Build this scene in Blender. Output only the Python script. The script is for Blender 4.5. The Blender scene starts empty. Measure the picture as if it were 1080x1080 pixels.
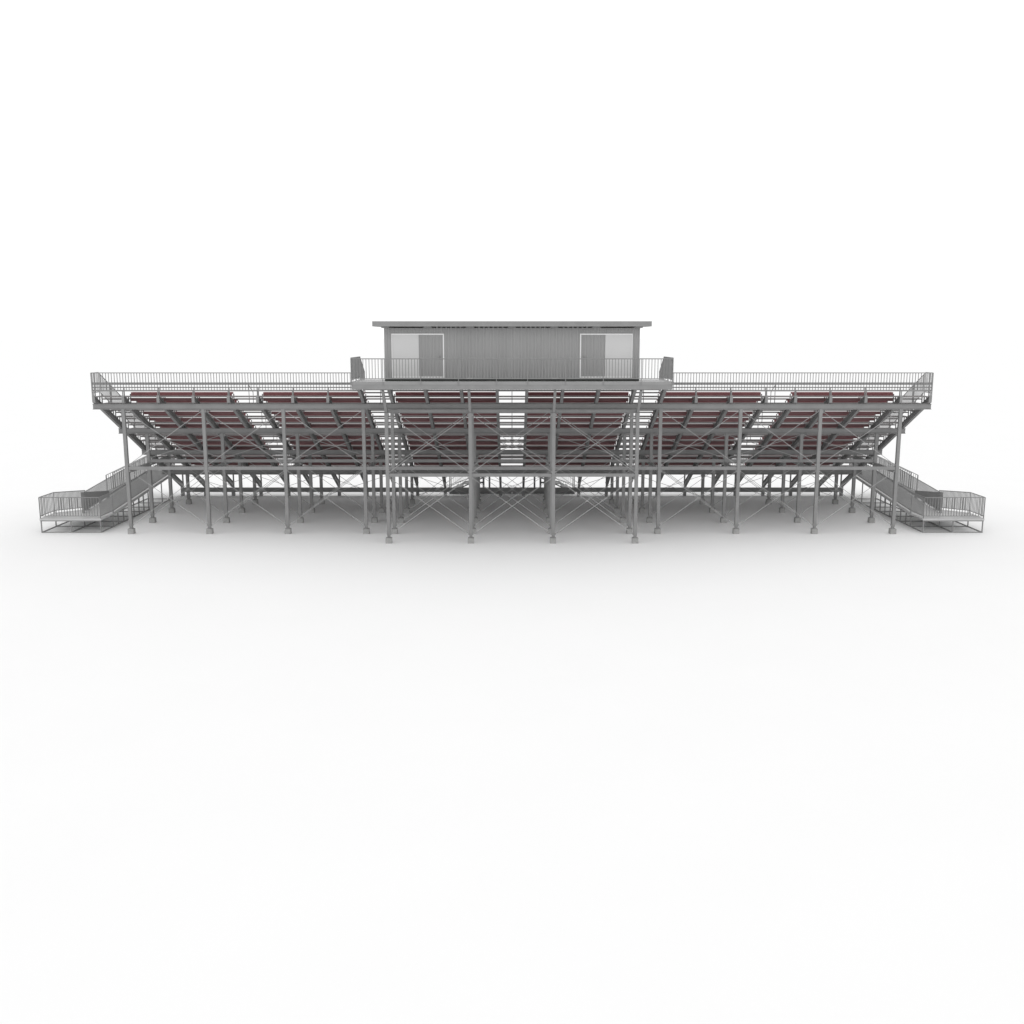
import bpy, math, random
from mathutils import Vector, Matrix
random.seed(7)
S = bpy.context.scene
C = S.collection

# ------------------------------------------------------------------ materials
def mat(name, col, rough=0.6, metal=0.0, var=0.06, scale=3.0, bump=0.0, bscale=60.0, spec=0.3, streak=None):
    m = bpy.data.materials.new(name); m.use_nodes = True
    nt = m.node_tree; b = nt.nodes['Principled BSDF']
    tc = nt.nodes.new('ShaderNodeTexCoord')
    mp = nt.nodes.new('ShaderNodeMapping')
    if streak: mp.inputs['Scale'].default_value = streak
    nt.links.new(tc.outputs['Object'], mp.inputs['Vector'])
    n = nt.nodes.new('ShaderNodeTexNoise'); n.inputs['Scale'].default_value = scale
    n.inputs['Detail'].default_value = 5
    nt.links.new(mp.outputs['Vector'], n.inputs['Vector'])
    r = nt.nodes.new('ShaderNodeValToRGB')
    r.color_ramp.elements[0].position = 0.3; r.color_ramp.elements[1].position = 0.7
    r.color_ramp.elements[0].color = (*[c*(1-var) for c in col], 1)
    r.color_ramp.elements[1].color = (*[min(1, c*(1+var)) for c in col], 1)
    nt.links.new(n.outputs['Fac'], r.inputs['Fac']); nt.links.new(r.outputs['Color'], b.inputs['Base Color'])
    b.inputs['Roughness'].default_value = rough; b.inputs['Metallic'].default_value = metal
    b.inputs['Specular IOR Level'].default_value = spec
    if bump:
        n2 = nt.nodes.new('ShaderNodeTexNoise'); n2.inputs['Scale'].default_value = bscale
        nt.links.new(tc.outputs['Object'], n2.inputs['Vector'])
        bp = nt.nodes.new('ShaderNodeBump'); bp.inputs['Strength'].default_value = bump
        bp.inputs['Distance'].default_value = 0.01
        nt.links.new(n2.outputs['Fac'], bp.inputs['Height']); nt.links.new(bp.outputs['Normal'], b.inputs['Normal'])
    return m
M = {
 'steel':   mat('galvanised_steel', (.264,.264,.264), .6, 0, .07, 2.0),
 'rod':     mat('bright_rod_steel', (.40,.40,.40), .6, 0, .05, 2.0),
 'rail':    mat('railing_aluminium', (.25,.25,.25), .5, 0, .04, 2.0),
 'deck':    mat('deck_aluminium', (.50,.50,.50), .5, 0, .06, 2.5),
 'tread':   mat('tread_aluminium', (.235,.225,.225), .85, 0, .07, 2.0, spec=.05),
 'maroon':  mat('maroon_coating', (.30,.135,.142), .8, 0, .08, 2.0, spec=.08),
 'riser':   mat('dull_maroon_board', (.25,.145,.15), .9, 0, .08, 2.0, spec=.05),
 'concrete':mat('pier_concrete', (.36,.36,.355), .9, 0, .12, 9.0, .4),
 'wall':    mat('ribbed_metal_siding', (.325,.325,.325), .55, 0, .04, 1.5, streak=(1,1,.15)),
 'roof':    mat('roof_metal', (.29,.29,.29), .5, 0, .05, 1.5),
 'white':   mat('white_trim', (.78,.78,.78), .5, 0, .02, 3.0),
 'pale':    mat('pale_door_panel', (.60,.60,.60), .5, 0, .02, 1.0),
 'dark':    mat('dark_gasket', (.05,.055,.05), .8, 0, .05, 3.0),
 'ground':  mat('white_ground', (.885,.885,.885), 1.0, 0, .004, .3, spec=0.0),
}

# ------------------------------------------------------------------ mesh builder
class MB:
    def __init__(s): s.v = []; s.f = []
    def hexa(s, P):      # 8 points: bottom 4 ccw, top 4 ccw
        b = len(s.v); s.v += [tuple(p) for p in P]
        for q in ((3,2,1,0),(4,5,6,7),(0,1,5,4),(1,2,6,5),(2,3,7,6),(3,0,4,7)):
            s.f.append(tuple(b+i for i in q))
        return s
    def box(s, x0, x1, y0, y1, z0, z1):
        x0, x1 = min(x0,x1), max(x0,x1); y0, y1 = min(y0,y1), max(y0,y1)
        return s.hexa([(x0,y0,z0),(x1,y0,z0),(x1,y1,z0),(x0,y1,z0),(x0,y0,z1),(x1,y0,z1),(x1,y1,z1),(x0,y1,z1)])
    def slope(s, x0, x1, y0, y1, za, zb, t):      # slab sloping along Y: top za at y0, zb at y1, vertical thickness t
        x0, x1 = min(x0,x1), max(x0,x1)
        return s.hexa([(x0,y0,za-t),(x1,y0,za-t),(x1,y1,zb-t),(x0,y1,zb-t),(x0,y0,za),(x1,y0,za),(x1,y1,zb),(x0,y1,zb)])
    def slopex(s, x0, x1, y0, y1, za, zb, t):     # sloping along X: top za at x0, zb at x1
        if x0 > x1: x0, x1, za, zb = x1, x0, zb, za
        return s.hexa([(x0,y0,za-t),(x1,y0,zb-t),(x1,y1,zb-t),(x0,y1,za-t),(x0,y0,za),(x1,y0,zb),(x1,y1,zb),(x0,y1,za)])
    def prism(s, pts, x0, x1):                    # polygon in YZ extruded along X
        b = len(s.v); n = len(pts)
        s.v += [(x0,y,z) for y,z in pts] + [(x1,y,z) for y,z in pts]
        s.f.append(tuple(b+i for i in range(n))); s.f.append(tuple(b+n+i for i in reversed(range(n))))
        for i in range(n):
            j = (i+1) % n; s.f.append((b+j, b+i, b+n+i, b+n+j))
        return s
    def tube(s, p, q, r, n=8):
        p = Vector(p); q = Vector(q); d = (q-p).normalized()
        u = d.orthogonal().normalized(); w = d.cross(u)
        b = len(s.v)
        for e in (p, q):
            for i in range(n):
                a = 2*math.pi*i/n; s.v.append(tuple(e + u*math.cos(a)*r + w*math.sin(a)*r))
        for i in range(n):
            j = (i+1) % n; s.f.append((b+i, b+j, b+n+j, b+n+i))
        s.f.append(tuple(b+i for i in reversed(range(n)))); s.f.append(tuple(b+n+i for i in range(n)))
        return s
    def bar(s, p, q, w, h):                       # rectangular bar, h measured in the vertical plane
        p = Vector(p); q = Vector(q); d = (q-p).normalized()
        side = d.cross(Vector((0,0,1)))
        side = side.normalized() if side.length > 1e-4 else Vector((1,0,0))
        up = side.cross(d).normalized()
        P = []
        for a, b_ in ((-1,-1),(1,-1),(1,1),(-1,1)):
            P.append(p + side*a*w/2 + up*b_*h/2)
        Q = [x + (q-p) for x in P]
        return s.hexa([P[0],P[1],Q[1],Q[0],P[3],P[2],Q[2],Q[3]])
    def ibeam_x(s, x0, x1, y, z0, z1, w, tf=.018, tw=.014):
        s.box(x0,x1,y-w/2,y+w/2,z0,z0+tf); s.box(x0,x1,y-w/2,y+w/2,z1-tf,z1)
        return s.box(x0+.002,x1-.002,y-tw/2,y+tw/2,z0+tf,z1-tf)
    def build(s, name, m, parent=None, off=None):
        me = bpy.data.meshes.new(name)
        o_ = off
        if o_ is None and parent is not None: o_ = PL[parent.name]
        o_ = o_ or (0,0,0)
        me.from_pydata([(x-o_[0], y-o_[1], z-o_[2]) for x,y,z in s.v], [], s.f)
        me.update(); me.materials.append(m)
        import bmesh
        bm = bmesh.new(); bm.from_mesh(me); bmesh.ops.recalc_face_normals(bm, faces=bm.faces); bm.to_mesh(me); bm.free()
        o = bpy.data.objects.new(name, me); C.objects.link(o)
        if parent is not None: o.parent = parent
        PL[o.name] = o_
        return o
PL = {}
def thing(name, label, cat, loc=(0,0,0), group=None):
    o = bpy.data.objects.new(name, None); C.objects.link(o); o.location = loc
    o.empty_display_size = .3
    o['label'] = label; o['category'] = cat
    if group: o['group'] = group
    PL[o.name] = tuple(loc); return o

# picket panel between two points (plan), following sloped base
def pickets(mb, p, q, h, pitch=.128, w=.022, bottom=.09, top_r=.02, ends=True, bot=True):
    p = Vector(p); q = Vector(q); L = (Vector((q.x-p.x, q.y-p.y))).length
    n = max(1, round(L/pitch))
    if top_r:
        mb.tube(p+Vector((0,0,h)), q+Vector((0,0,h)), top_r, 6)
    if bot:
        mb.bar(p+Vector((0,0,bottom)), q+Vector((0,0,bottom)), .03, .03)
    for i in range(n+1):
        c = p.lerp(q, i/n)
        mb.box(c.x-w/2, c.x+w/2, c.y-w/2, c.y+w/2, c.z+bottom, c.z+h)
    return mb
def posts(mb, p, q, h, n, w=.045, down=0.0):
    p = Vector(p); q = Vector(q)
    for i in range(n+1):
        c = p.lerp(q, i/n); mb.box(c.x-w/2, c.x+w/2, c.y-w/2, c.y+w/2, c.z-down, c.z+h+.012)
    return mb

# ------------------------------------------------------------------ dimensions
YB = [2.18, 4.97, 7.80, 10.56, 13.44]            # lines of beams, rear to field
ZB = [6.05, 4.672, 3.305, 1.905, .4775]          # beam tops
SL = (ZB[0]-ZB[4])/(YB[4]-YB[0])                 # fall of the stand
BH = .255
def RB(y): return 6.05 - SL*(y-2.18)             # rafter underside
RD = .30
PIT, RISE = .735, .364
def ty(k): return 2.10 + PIT*k
def tz(k): return 6.385 - RISE*k
NROW = 14
XR = [.66,2.26,3.86,5.46,6.79,8.39,9.99,11.59,12.92,14.52,16.12,17.72,19.05]
XR = sorted([-x for x in XR]+XR)
COLX = sorted([sx*x for x in (1.83,5.49,6.81,10.47,14.13,17.79) for sx in (-1,1)])
SEC = [(.72,5.40),(6.85,11.53),(12.98,17.66)]
SEC = sorted([(-b,-a) for a,b in SEC]+SEC)
AISLES = [(-19.0,-17.78),(-12.87,-11.64),(-6.74,-5.51),(-.61,.61),(5.51,6.74),(11.64,12.87),(17.78,19.0)]
DZ = 7.19                                        # press deck level
WZ = 1.40                                        # front walkway level

# ------------------------------------------------------------------ ground
g = MB(); g.v = [(-1500,-300,0),(1500,-300,0),(1500,4000,0),(-1500,4000,0)]; g.f = [(0,1,2,3)]
go = g.build('ground', M['ground']); go['kind'] = 'structure'

# ------------------------------------------------------------------ grandstand
G = thing('grandstand', 'long grey steel grandstand on braced columns with rows of maroon bench seats', 'grandstand', (0,7.8,0))

def column(x, y, top, w=.15):
    m = MB(); z0 = .44; tf = .014
    m.box(x-w/2, x+w/2, y-w/2, y-w/2+tf, z0, top); m.box(x-w/2, x+w/2, y+w/2-tf, y+w/2, z0, top)
    m.box(x-.006, x+.006, y-w/2+tf, y+w/2-tf, z0, top)
    c = m.build('column', M['steel'], G)
    b = MB(); b.box(x-.085, x+.085, y-.085, y+.085, .245, .265)
    b.hexa([(x-.055,y-.055,.267),(x+.055,y-.055,.267),(x+.055,y+.055,.267),(x-.055,y+.055,.267),(x-.078,y-.078,.438),(x+.078,y-.078,.438),(x+.078,y+.078,.438),(x-.078,y+.078,.438)])
    for sx in (-1,1):
        for sy in (-1,1): b.tube((x+sx*.068,y+sy*.068,.2645),(x+sx*.068,y+sy*.068,.285),.007,6)
    b.build('base_plate', M['steel'], c)
    p = MB(); a = .135; e = .003
    p.hexa([(x-a,y-a,-.05),(x+a,y-a,-.05),(x+a,y+a,-.05),(x-a,y+a,-.05),(x-a+e,y-a+e,.244),(x+a-e,y-a+e,.244),(x+a-e,y+a-e,.244),(x-a+e,y+a-e,.244)])
    p.build('footing', M['concrete'], c)
AX = [-5.49,-1.83,1.83,5.49]
for x in AX: column(x, 0.03, 5.79)
for li in range(4):
    for x in COLX: column(x, YB[li], ZB[li]-BH)

# beams along the stand
for y, z in zip(YB, ZB):
    MB().ibeam_x(-19.17, 19.17, y, z-BH, z, .13).build('beam', M['steel'], G)
MB().ibeam_x(-5.57, 5.57, .03, 5.79, 5.93, .12).build('beam', M['steel'], G)
# girts between columns
for (y, z0, z1, xa) in ((.03, 2.99, 3.13, 5.49), (YB[0], 3.01, 3.16, 17.79), (YB[1], 3.01, 3.16, 17.79)):
    m = MB(); xs = [x for x in (AX if y < 1 else COLX) if abs(x) <= xa+.01]
    for a, b in zip(xs[:-1], xs[1:]): m.box(a+.08, b-.08, y-.05, y+.05, z0, z1)
    m.build('girt', M['steel'], G)
# ties running under the stand
for x in COLX:
    m = MB()
    for a, b in ((YB[0],YB[1]),(YB[1],YB[2])): m.box(x-.05, x+.05, a+.08, b-.08, 2.84, 3.0)
    m.build('tie_beam', M['steel'], G)
for x in AX:
    MB().box(x-.05, x+.05, .11, YB[0]-.08, 2.83, 2.97).build('tie_beam', M['steel'], G)
# stubs below the field-side beam
m = None
for x in XR:
    m = MB().box(x-.09, x+.09, YB[4]-.07, YB[4]+.07, .0, ZB[4]-BH); m.build('footing_stub', M['steel'], G)

# cross braces
def xbrace(x0, x1, y, z0, z1, off=.0):
    m = MB(); r = .0125
    a = .09
    m.tube((x0+a,y-.03,z0),(x1-a,y-.03,z1), r, 6); m.tube((x0+a,y+.03,z1),(x1-a,y+.03,z0), r, 6)
    for (x, z, s) in ((x0+a,z0,1),(x1-a,z1,-1),(x0+a,z1,1),(x1-a,z0,-1)):
        m.box(x-.03, x+.03, y-.008, y+.008, z-.05, z+.05)
    m.build('cross_brace', M['rod'], G)
for i in range(3):
    xbrace(AX[i], AX[i+1], .03, .42, 2.92); xbrace(AX[i], AX[i+1], .03, 3.20, 5.70)
for li in range(4):
    y = YB[li]
    for sec in (COLX[0:4], COLX[4:8], COLX[8:12]):
        for a, b in zip(sec[:-1], sec[1:]):
            if li < 2:
                xbrace(a, b, y, .42, 2.95); xbrace(a, b, y, 3.24, ZB[li]-BH-.08)
            else:
                xbrace(a, b, y, .42, ZB[li]-BH-.08)

# rafters with stepped brackets
for x in XR:
    ya = .62 if abs(x) < 7 else 2.02
    yb = 13.52
    m = MB(); tf = .018; w = .13
    def zz(y): return RB(y)
    t = .02
    m.slope(x-w/2, x+w/2, ya, yb, zz(ya)+t, zz(yb)+t, t)
    m.slope(x-w/2, x+w/2, ya, yb, zz(ya)+RD, zz(yb)+RD, t)
    m.slope(x-.008, x+.008, ya+.002, yb-.002, zz(ya)+RD-t, zz(yb)+RD-t, RD-2*t)
    m.box(x-w/2, x+w/2, ya-.012, ya, zz(ya)-.01, zz(ya)+RD+.01)
    r = m.build('rafter', M['steel'], G)
    b = MB()
    for k in range(NROW):
        y0, z0 = ty(k), tz(k)
        ys = y0+.04; ye = y0+.60
        rt = RB(ys)+RD+.002
        if z0-.034 > RB(ye)+RD:
            for yy in (y0+.06, y0+.34, y0+.60):
                b.box(x-.02, x+.02, yy-.02, yy+.02, RB(yy+.02)+RD-.01, z0-.034)
        b.slope(x-.018, x+.018, y0, y0+PIT, RB(y0)+RD+.022, RB(y0+PIT)+RD+.022, .02)
        b.box(x-.018, x+.018, y0+.01, y0+.045, max(rt, z0-.25), z0-.0) if k else None
        # seat post
        b.box(x-.02, x+.02, y0+.10, y0+.15, min(z0,RB(y0+.15)+RD), z0+(.435 if k else .387))
    b.build('step_bracket', M['steel'], r)

# treads
for k in range(NROW):
    y0, z0 = ty(k), tz(k); m = MB()
    for j in range(3):
        m.box(-19.08, 19.08, y0+.0+j*.244, y0+.234+j*.244, z0-.032, z0)
    m.build('tread', M['tread'], G)
# bench seats and risers
for k in range(NROW):
    y0, z0 = ty(k), tz(k)
    for a, b in SEC:
        m = MB()
        if k == 0:
            m.box(a, b, y0+.06, y0+.31, z0+.385, z0+.425)
        else:
            m.box(a, b, y0+.03, y0+.29, z0+.47, z0+.515)
            m.box(a, b, y0+.03, y0+.055, z0+.358, z0+.468)
            m.box(a, b, y0+.27, y0+.29, z0+.43, z0+.468)
        m.build('bench_seat', M['maroon'], G)
        if k:
            MB().box(a, b, y0+.002, y0+.02, z0+.11, z0+(.258 if k < 3 else .256)).build('riser', M['riser'], G)
# aisle steps
for a, b in AISLES:
    m = MB()
    for k in range(NROW):
        y0, z0 = ty(k)+PIT-.30, tz(k)-.138
        m.box(a, b, y0+.31, y0+.56, z0-.048, z0)
    m.build('aisle_steps', M['tread'], G)
# aisle handrails
for a, b in AISLES[1:-1]:
    x = (a+b)/2; m = MB()
    for k0 in (1, 4, 7, 10):
        pts = []
        for k in (k0, k0+1):
            y = ty(k)+.3; m.tube((x,y,tz(k)),(x,y,tz(k)+.84),.016,6); pts.append((x,y,tz(k)+.84))
        m.tube(pts[0], pts[-1], .018, 6)
    m.build('handrail', M['rail'], G)

# rear railing
def rear_rail(x0, x1, full=True):
    m = MB(); y = 2.075
    ztop = 7.455 if full else 6.95
    pickets(m, (x0,y,6.56), (x1,y,6.56), ztop-6.56, .1285, .025, .10, .02 if full else 0)
    for z, t in (((6.97,.11),) if full else ()) + ((6.80,.05),):
        m.box(x0, x1, y+.014, y+.044, z-t/2, z+t/2)
    m.box(x0, x1, y-.02, y+.02, 6.62, 6.69)
    o = m.build('rear_railing', M['rail'], G)
    for x in XR:
        if x0-.1 <= x <= x1+.1: MB().box(x-.018, x+.018, y-.052, y-.022, 6.33, 6.66).build('rail_post', M['rail'], o)
rear_rail(-19.1, -6.83); rear_rail(6.83, 19.1); rear_rail(-5.46, 5.46, False)
# side railings
for sx in (-1, 1):
    x = sx*19.13; m = MB()
    pickets(m, (x,2.1,6.46), (x,2.93,6.46), .985)
    pickets(m, (x,3.05,6.46-SL*.12), (x,12.5,6.46-SL*9.57), .985)
    posts(m, (x,2.1,6.46), (x,2.93,6.46), .985, 1, .03, .3)
    posts(m, (x,4.2,6.46-SL*1.27), (x,12.5,6.46-SL*9.57), .985, 6, .05, .3)
    m.build('side_railing', M['rail'], G)

# rear gangway that carries the cabin
D = MB(); 
for j in range(13): D.box(-6.83, 6.83, -1.08+j*.2, -1.08+j*.2+.19, DZ-.05, DZ)
dk = D.build('cabin_deck', M['deck'], G)
f = MB(); f.box(-6.83,6.83,-1.12,-1.085,DZ-.12,DZ+.004); f.build('deck_nosing', M['roof'], dk)
f = MB()
f.box(-6.80,6.80,-1.11,-1.06,6.865,DZ-.122); f.box(-6.80,6.80,1.40,1.46,6.865,DZ-.052)
for sx in (-1,1): f.box(sx*6.80, sx*6.74, -1.058, 1.398, 6.865, DZ-.052)
for i in range(-3,4): f.box(i*1.8-.03, i*1.8+.03, -1.058, 1.398, 6.93, DZ-.052)
f.build('deck_fascia', M['steel'], dk)
m = MB()
pickets(m, (-6.80,-1.08,DZ-.02), (6.80,-1.08,DZ-.02), .985, .1285, .024, .155)
m.tube((-6.80,-1.08,DZ-.02+.985),(-6.80,-1.08,DZ-.02+.986),.02,6)
for x in XR:
    if abs(x) < 6.9: m.box(x-.013,x+.013,-1.145,-1.122,DZ-.14,DZ+.965)
m.build('deck_railing', M['rail'], dk)
for sx in (-1,1):
    m = MB(); x = sx*6.79
    pickets(m, (x,-1.05,DZ), (x,1.42,DZ), 1.0)
    pickets(m, (x,1.42,DZ), (x,2.75,6.47), 1.0)
    posts(m, (x,-1.05,DZ),(x,1.42,DZ),1.0,2,.045,.1)
    m.build('deck_railing', M['rail'], dk)
    s = MB()
    for j in range(4): s.box(sx*5.5, sx*6.74, 1.47+j*.27, 1.47+j*.27+.25, DZ-.05-.155*(j+1), DZ-.155*(j+1))
    s.build('deck_steps', M['tread'], dk)
for x in AX:
    m = MB(); m.bar((x,.03,5.86),(x,-1.03,6.84),.11,.13)
    m.build('strut', M['steel'], G)

# ------------------------------------------------------------------ cabin
P = thing('press_box', 'grey ribbed metal cabin with flat overhanging roof on the central rear deck', 'cabin', (0,.8,DZ))
WY, WX, WB, WT = -.37, 5.46, DZ+.10, 9.44
def ribbed(mb, x0, x1, y, z0, z1, pitch=.15, d=.022, back=.05):
    n = max(1, round((x1-x0)/pitch)); p = (x1-x0)/n
    prof = []
    for i in range(n):
        a = x0+i*p
        prof += [(a, 0), (a+.55*p, 0), (a+.68*p, -d), (a+.87*p, -d)]
    prof.append((x1, 0))
    b = len(mb.v); n2 = len(prof)
    for z in (z0, z1): mb.v += [(x, y+o, z) for x, o in prof]
    for z in (z0, z1): mb.v += [(x, y+back, z) for x, o in prof]
    for i in range(n2-1):
        mb.f.append((b+i, b+i+1, b+n2+i+1, b+n2+i))
        mb.f.append((b+2*n2+i+1, b+2*n2+i, b+3*n2+i, b+3*n2+i+1))
        mb.f.append((b+n2+i, b+n2+i+1, b+3*n2+i+1, b+3*n2+i))
        mb.f.append((b+i+1, b+i, b+2*n2+i, b+2*n2+i+1))
    for e in (0, n2-1): mb.f.append((b+e, b+n2+e, b+3*n2+e, b+2*n2+e))
DX0, DXM, DX1, DZ0, DZ1 = 5.15, 3.985, 2.90, 7.335, 9.205
m = MB()
ribbed(m, -WX, -DX0, WY, WB, WT); ribbed(m, DX0, WX, WY, WB, WT)
ribbed(m, -DX1, DX1, WY, WB, WT)
for sx in (-1,1):
    a, b = sorted((sx*DX0, sx*DX1)); ribbed(m, a, b, WY, DZ1, WT); ribbed(m, a, b, WY, WB, DZ0)
m.build('rear_wall', M['wall'], P)
for sx in (-1,1): MB().box(sx*WX, sx*(WX-.06), WY+.06, 1.9, WB, 9.503).build('side_wall', M['wall'], P)
m = MB(); m.box(-WX+.062, WX-.062, 1.84, 1.9, WB, 8.1); m.box(-WX+.062, WX-.062, 1.84, 1.9, 9.2, 9.503)
for i in range(6): x = -WX+.1+i*(2*WX-.32)/5; m.box(x, x+.12, 1.845, 1.895, 8.1, 9.2)
m.build('front_wall', M['wall'], P)
m = MB(); m.box(-WX-.005, WX+.005, WY+.01, 1.9, DZ+.006, WB-.002); m.build('base_channel', M['dark'], P)
rf = MB(); rf.box(-5.86, 5.86, -.80, 2.5, 9.505, 9.70); r = rf.build('roof', M['roof'], P)
m = MB(); m.box(-5.89,5.89,-.835,-.802,9.50,9.715); m.box(-5.89,5.89,2.502,2.53,9.5,9.715)
for sx in (-1,1): m.box(sx*5.862, sx*5.89, -.80, 2.5, 9.5, 9.715)
m.build('roof_trim', M['steel'], r)
m = MB()
for i in range(-3,4): x = i*1.8; m.box(x-.17, x+.17, WY-.03, 1.835, WT+.002, 9.502)
m.build('purlin', M['steel'], r)
m = MB()
for i in range(-17, 18):
    x = i*.2
    if all(abs(x-j*1.8) > .2 for j in range(-3,4)): m.box(x-.035, x+.035, WY-.02, WY+.03, WT+.002, 9.502)
m.build('eave_closure', M['steel'], r)
for sx in (-1,1):
    fr = MB(); a, b = sorted((sx*DX0, sx*DX1)); mid = sx*DXM; t = .055; yy0, yy1 = WY-.045, WY+.04
    fr.box(a, b, yy0, yy1, DZ1-t, DZ1); fr.box(a, b, yy0, yy1, DZ0, DZ0+t)
    fr.box(sx*DX1, sx*(DX1+t), yy0, yy1, DZ0+t, DZ1-t)
    fr.box(sx*DX0, sx*(DX0-t*.6), yy0, yy1, DZ0+t, DZ1-t)
    d = fr.build('door_frame', M['white'], P)
    pa = MB(); pa.box(sx*(DX0-t*.6), mid, WY-.02, WY+.02, DZ0+t, DZ1-t); pa.build('pale_panel', M['pale'], d)
    dd = MB(); x0, x1 = sorted((mid, sx*(DX1+t))); ribbed(dd, x0, x1, WY+.01, DZ0+t, DZ1-t, .15, .018, .03)
    dl = dd.build('door', M['wall'], P)
    MB().box(sx*(DX1+.2)-.02, sx*(DX1+.2)+.02, WY-.05, WY-.012, 8.15, 8.27).build('handle', M['steel'], dl)
    v = MB(); v.box(sx*1.85-.14, sx*1.85+.14, WY-.09, WY+.008, DZ+.004, DZ+.10)
    vo = v.build('vent', M['dark'], P)
    MB().box(sx*1.85-.12, sx*1.85+.15, WY-.11, WY+.008, DZ+.102, DZ+.13).build('hood', M['white'], vo)

# ------------------------------------------------------------------ field-side walkway
W = thing('front_walkway', 'low grey walkway with picket rail along the far field side of the grandstand', 'walkway', (0,13.3,0))
m = MB()
for j in range(7): m.box(-19.1, 19.1, 12.58+j*.2, 12.58+j*.2+.19, WZ-.05, WZ)
m.build('walkway_deck', M['tread'], W)
m = MB(); m.box(-19.1,19.1,13.96,14.0,WZ-.11,WZ-.052)
m.build('edge_beam', M['steel'], W)
for x in XR:
    p = MB(); p.box(x-.035,x+.035,13.53,13.60,.10,WZ-.052); p.box(x-.03,x+.03,13.60,13.95,WZ-.10,WZ-.06)
    p.box(x-.07,x+.07,13.525,13.605,.0,.1)
    p.build('post', M['steel'], W)
m = MB()
for a, b in ((-19.1,-1.3),(1.3,19.1)):
    pickets(m, (a,13.98,WZ), (b,13.98,WZ), 1.0, .128, .016)
    posts(m, (a,13.98,WZ), (b,13.98,WZ), 1.0, 11)
m.build('guard_rail', M['rail'], W)

# centre stairs on the field side
for sx in (-1,1):
    T = thing('stair_flight', 'small metal stairs with picket rails beyond the grandstand, %s of its centre' % ('left' if sx < 0 else 'right'),
              'stairs', (sx*2.5,14.8,0), 'stairs seen beyond the middle of the grandstand')
    y0, y1 = 14.1, 15.35
    xa, xb = sx*3.65, sx*.95                     # foot, head
    n = 7
    m = MB()
    for i in range(n):
        x0 = xa+(xb-xa)*i/n; x1 = xa+(xb-xa)*(i+1)/n
        m.box(x0, x1, y0+.04, y1-.04, WZ*(i+1)/n-.035, WZ*(i+1)/n)
    m.build('step', M['steel'], T)
    for y in (y0, y1):
        s = MB(); s.slopex(xa, xb, y-.025, y+.025, .10, WZ-.06, .07); s.build('stringer', M['steel'], T)
        r = MB(); pickets(r, (xa,y,.2), (xb,y,WZ), 1.0, .128, .016); posts(r, (xa,y,.0), (xa,y,0), 1.18, 1, .04); r.build('railing', M['rail'], T)
    s = MB(); s.box(xa, sx*.02, y0+.0, y0+.05, .01, .19); s.box(xa, sx*.02, y1-.05, y1, .01, .19); s.build('base_frame', M['steel'], T)
    s = MB(); s.box(xb, sx*.01, y0+.03, y1, WZ-.08, WZ); s.build('landing', M['tread'], T)
    s = MB()
    for x in (sx*1.33, sx*1.68):
        for y in (y0+.03, y1-.03): s.box(x-.04, x+.04, y-.04, y+.04, 0, WZ-.08 if abs(x)<1.5 else .95)
    s.box(sx*1.68, sx*2.3, y0+.0, y0+.05, .62, .72); s.build('support_post', M['steel'], T)

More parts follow.
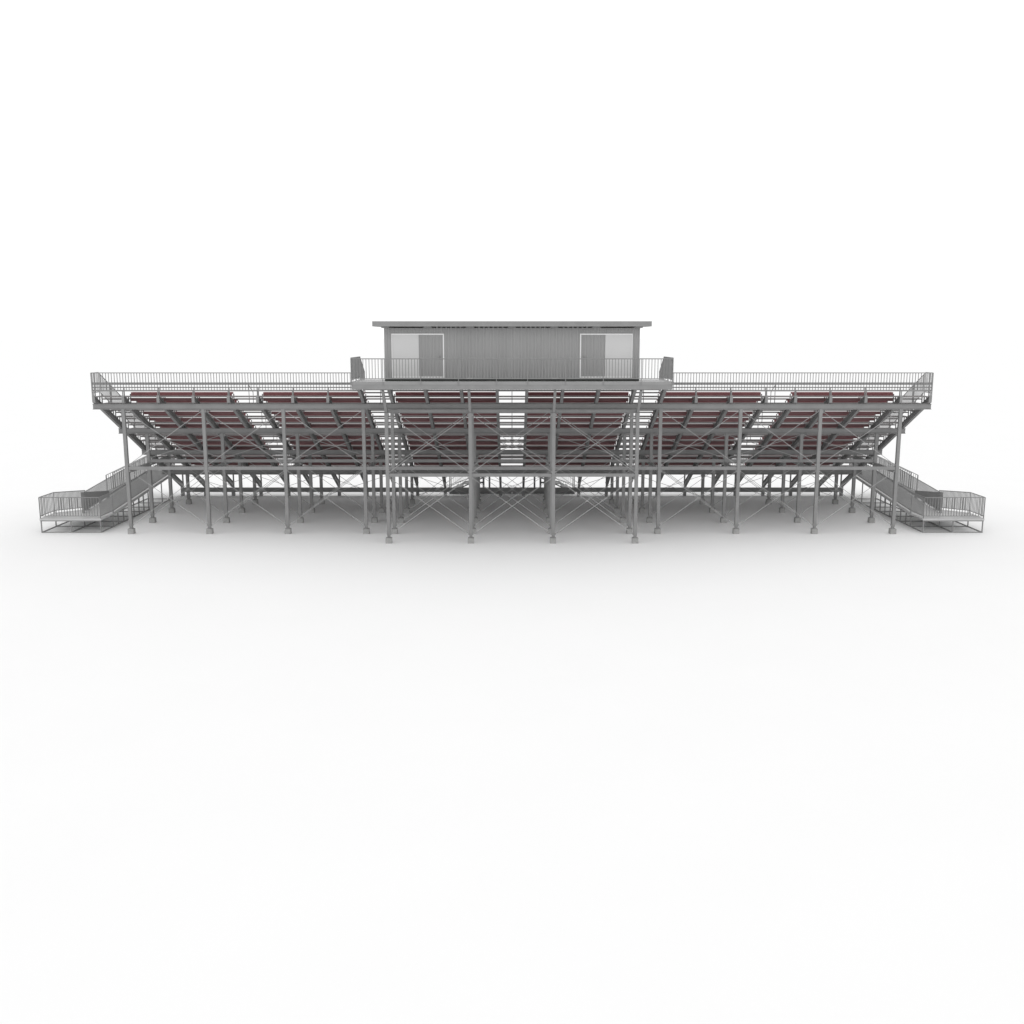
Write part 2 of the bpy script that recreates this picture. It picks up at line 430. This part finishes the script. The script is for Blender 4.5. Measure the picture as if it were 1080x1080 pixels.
# ------------------------------------------------------------------ end ramps and end stairs
RX0, RXM, RX1 = 19.28, 20.69, 22.10
LY0, LY1, LZ = 2.38, 3.87, .68
for sx in (-1,1):
    side = 'left' if sx < 0 else 'right'
    R = thing('access_ramp', 'grey switchback wheelchair ramp with picket rails at the %s end of the grandstand' % side, 'ramp', (sx*20.7,6.5,0), 'ramps at the ends of the grandstand')
    def X(x): return sx*x
    m = MB(); m.box(X(RX0), X(RX1), LY0, LY1, LZ-.05, LZ)
    ld = m.build('landing', M['deck'], R)
    m = MB(); m.box(X(RX0), X(RX1), LY0-.03, LY0, LZ-.085, LZ+.005); m.box(X(RX1), X(RX1+.03), LY0-.03, LY1, LZ-.085, LZ+.005)
    m.box(X(RX0), X(RX0-.03), LY0-.03, LY1, LZ-.085, LZ+.005)
    m.build('landing_fascia', M['deck'], ld)
    m = MB(); m.box(X(RX0), X(RX1), LY0-.03, LY0+.02, LZ-.13, LZ-.087); m.build('edge_beam', M['steel'], ld)
    # rising inner lane
    ye = 12.2
    m = MB(); m.slope(X(RX0+.03), X(RXM-.06), LY1, ye, LZ, WZ, .05); m.build('ramp_deck', M['deck'], R)
    m = MB(); m.slope(X(RX0), X(RX0+.028), LY1, ye, LZ+.01, WZ+.01, .14); m.slope(X(RXM-.058), X(RXM-.03), LY1, ye, LZ+.01, WZ+.01, .14)
    m.build('kerb', M['deck'], R)
    # descending outer lane
    yo = 8.9
    m = MB(); m.slope(X(RXM+.06), X(RX1-.03), LY1, yo, LZ, .055, .05); m.build('ramp_deck', M['deck'], R)
    m = MB(); m.slope(X(RX1-.028), X(RX1), LY1, yo, LZ+.01, .065, .06); m.slope(X(RXM+.03), X(RXM+.058), LY1, yo, LZ+.01, .065, .06)
    m.build('kerb', M['deck'], R)
    # head platform
    m = MB(); m.box(X(19.13), X(RXM), ye, 14.0, WZ-.05, WZ); m.box(X(19.13), X(RXM), ye, ye+.05, WZ-.14, WZ-.052)
    m.build('platform', M['deck'], R)
    # frame: posts and ground sills
    m = MB(); w = .045
    def leg(x, y, z): MB().box(X(x)-w/2, X(x)+w/2, y-w/2, y+w/2, .04, z).build('frame_post', M['steel'], R)
    for x in (RX0+.02, RXM, RX1-.02):
        leg(x, LY0+.01, LZ-.1)
        leg(x, LY1, LZ-.055)
    nb = 6
    for i in range(1, nb+1):
        y = LY1+(ye-LY1)*i/nb; z = LZ+(WZ-LZ)*i/nb-.06
        leg(RX0+.05, y-.02, z); leg(RXM-.08, y-.02, z)
        if i < 5:
            y2 = y-.7; leg(RX0+.05, y2, z-.05)
    for i in range(1,3):
        y = LY1+i*1.39; z = LZ-(y-LY1)*.125-.07; leg(RX1-.05, y, z)
    m = MB(); t = .045
    m.box(X(RX0), X(RX1), LY0-.02, LY0+.03, .0, t)
    for x in (RX0+.02, RXM): m.box(X(x)-.022, X(x)+.022, LY0+.032, ye, .0, t)
    m.box(X(RX1-.02)-.022, X(RX1-.02)+.022, LY0+.032, 6.8, 0, t)
    m.box(X(RX0+.05), X(RX1-.05), LY1-.02, LY1+.02, .0, t-.004)
    for i in range(1, nb+1):
        y = LY1+(ye-LY1)*i/nb; m.box(X(RX0+.05), X(RXM-.03), y-.04, y, .0, t-.004)
    m.build('ground_sill', M['steel'], R)
    # railings
    h = 1.0; a = .027
    def rl(p, q, n):
        r_ = MB(); P_ = (X(p[0]),p[1],p[2]); Q_ = (X(q[0]),q[1],q[2])
        pickets(r_, P_, Q_, h, .128, a, .12); posts(r_, P_, Q_, h-.01, n if n < 2 else 1, .029, .12); return r_.build('railing', M['rail'], R)
    rl((RX0,LY0,LZ),(RX1,LY0,LZ),2)
    rl((RX1,LY0+.03,LZ),(RX1,LY1,LZ),1)
    rl((RX1,LY1+.03,LZ),(RX1,7.4,LZ-.44),2)
    rl((RX0,LY0+.03,LZ),(RX0,LY1,LZ),1)
    rl((RX0,LY1+.03,LZ),(RX0,ye,WZ),6)
    rl((RXM-.045,LY1-.03,LZ),(RXM-.045,ye,WZ),6)
    rl((RXM+.045,LY1-.03,LZ),(RXM+.045,7.1,LZ-.42),2)
    # end stairs
    T = thing('end_stairs', 'grey metal stairs with picket rails behind the %s ramp, climbing to the field walkway' % side, 'stairs', (sx*22.1,13.8,0), 'stairs at the ends of the field walkway')
    xa, xb = 23.35, 20.72; y0, y1 = 13.25, 14.25; n = 7
    m = MB()
    for i in range(n):
        x0 = xa+(xb-xa)*i/n; x1 = xa+(xb-xa)*(i+1)/n
        m.box(X(x0), X(x1), y0+.03, y1-.03, WZ*(i+1)/n-.05, WZ*(i+1)/n)
    m.build('step', M['deck'], T)
    for y in (y0, y1):
        s = MB(); s.slopex(X(xa), X(xb), y-.025, y+.025, .24, WZ+.03, .24); s.build('stringer', M['deck'], T)
        r_ = MB(); pickets(r_, (X(xa),y,.2),(X(xb),y,WZ+.02), 1.03, .128, .022)
        posts(r_, (X(xa),y,.0),(X(xa),y,.0), 1.22, 1, .04)
        posts(r_, (X(22.0),y,.72),(X(22.0),y,.72), .95, 1, .04, .0)
        r_.build('railing', M['rail'], T)

# ------------------------------------------------------------------ light, world, camera
w = bpy.data.worlds.new('World'); S.world = w; w.use_nodes = True
bg = w.node_tree.nodes['Background']; bg.inputs['Color'].default_value = (1,1,1,1); bg.inputs['Strength'].default_value = 1.13
th = math.radians(10); Hc = 2.52*math.cos(th)*3.66
dA = (1050*3.66/86.5-Hc*math.sin(th))/math.cos(th)
cd = bpy.data.cameras.new('camera'); cam = bpy.data.objects.new('camera', cd); C.objects.link(cam)
cam.location = (0,-dA,Hc); cam.rotation_euler = (math.radians(80),0,0)
cd.lens = 35; cd.sensor_width = 36; cd.clip_end = 6000; cd.clip_start = .5
S.camera = cam
S.render.engine = 'CYCLES'
S.view_settings.view_transform = 'Standard'; S.view_settings.look = 'None'
S.view_settings.exposure = 0; S.view_settings.gamma = 1
S.cycles.max_bounces = 8; S.cycles.diffuse_bounces = 6
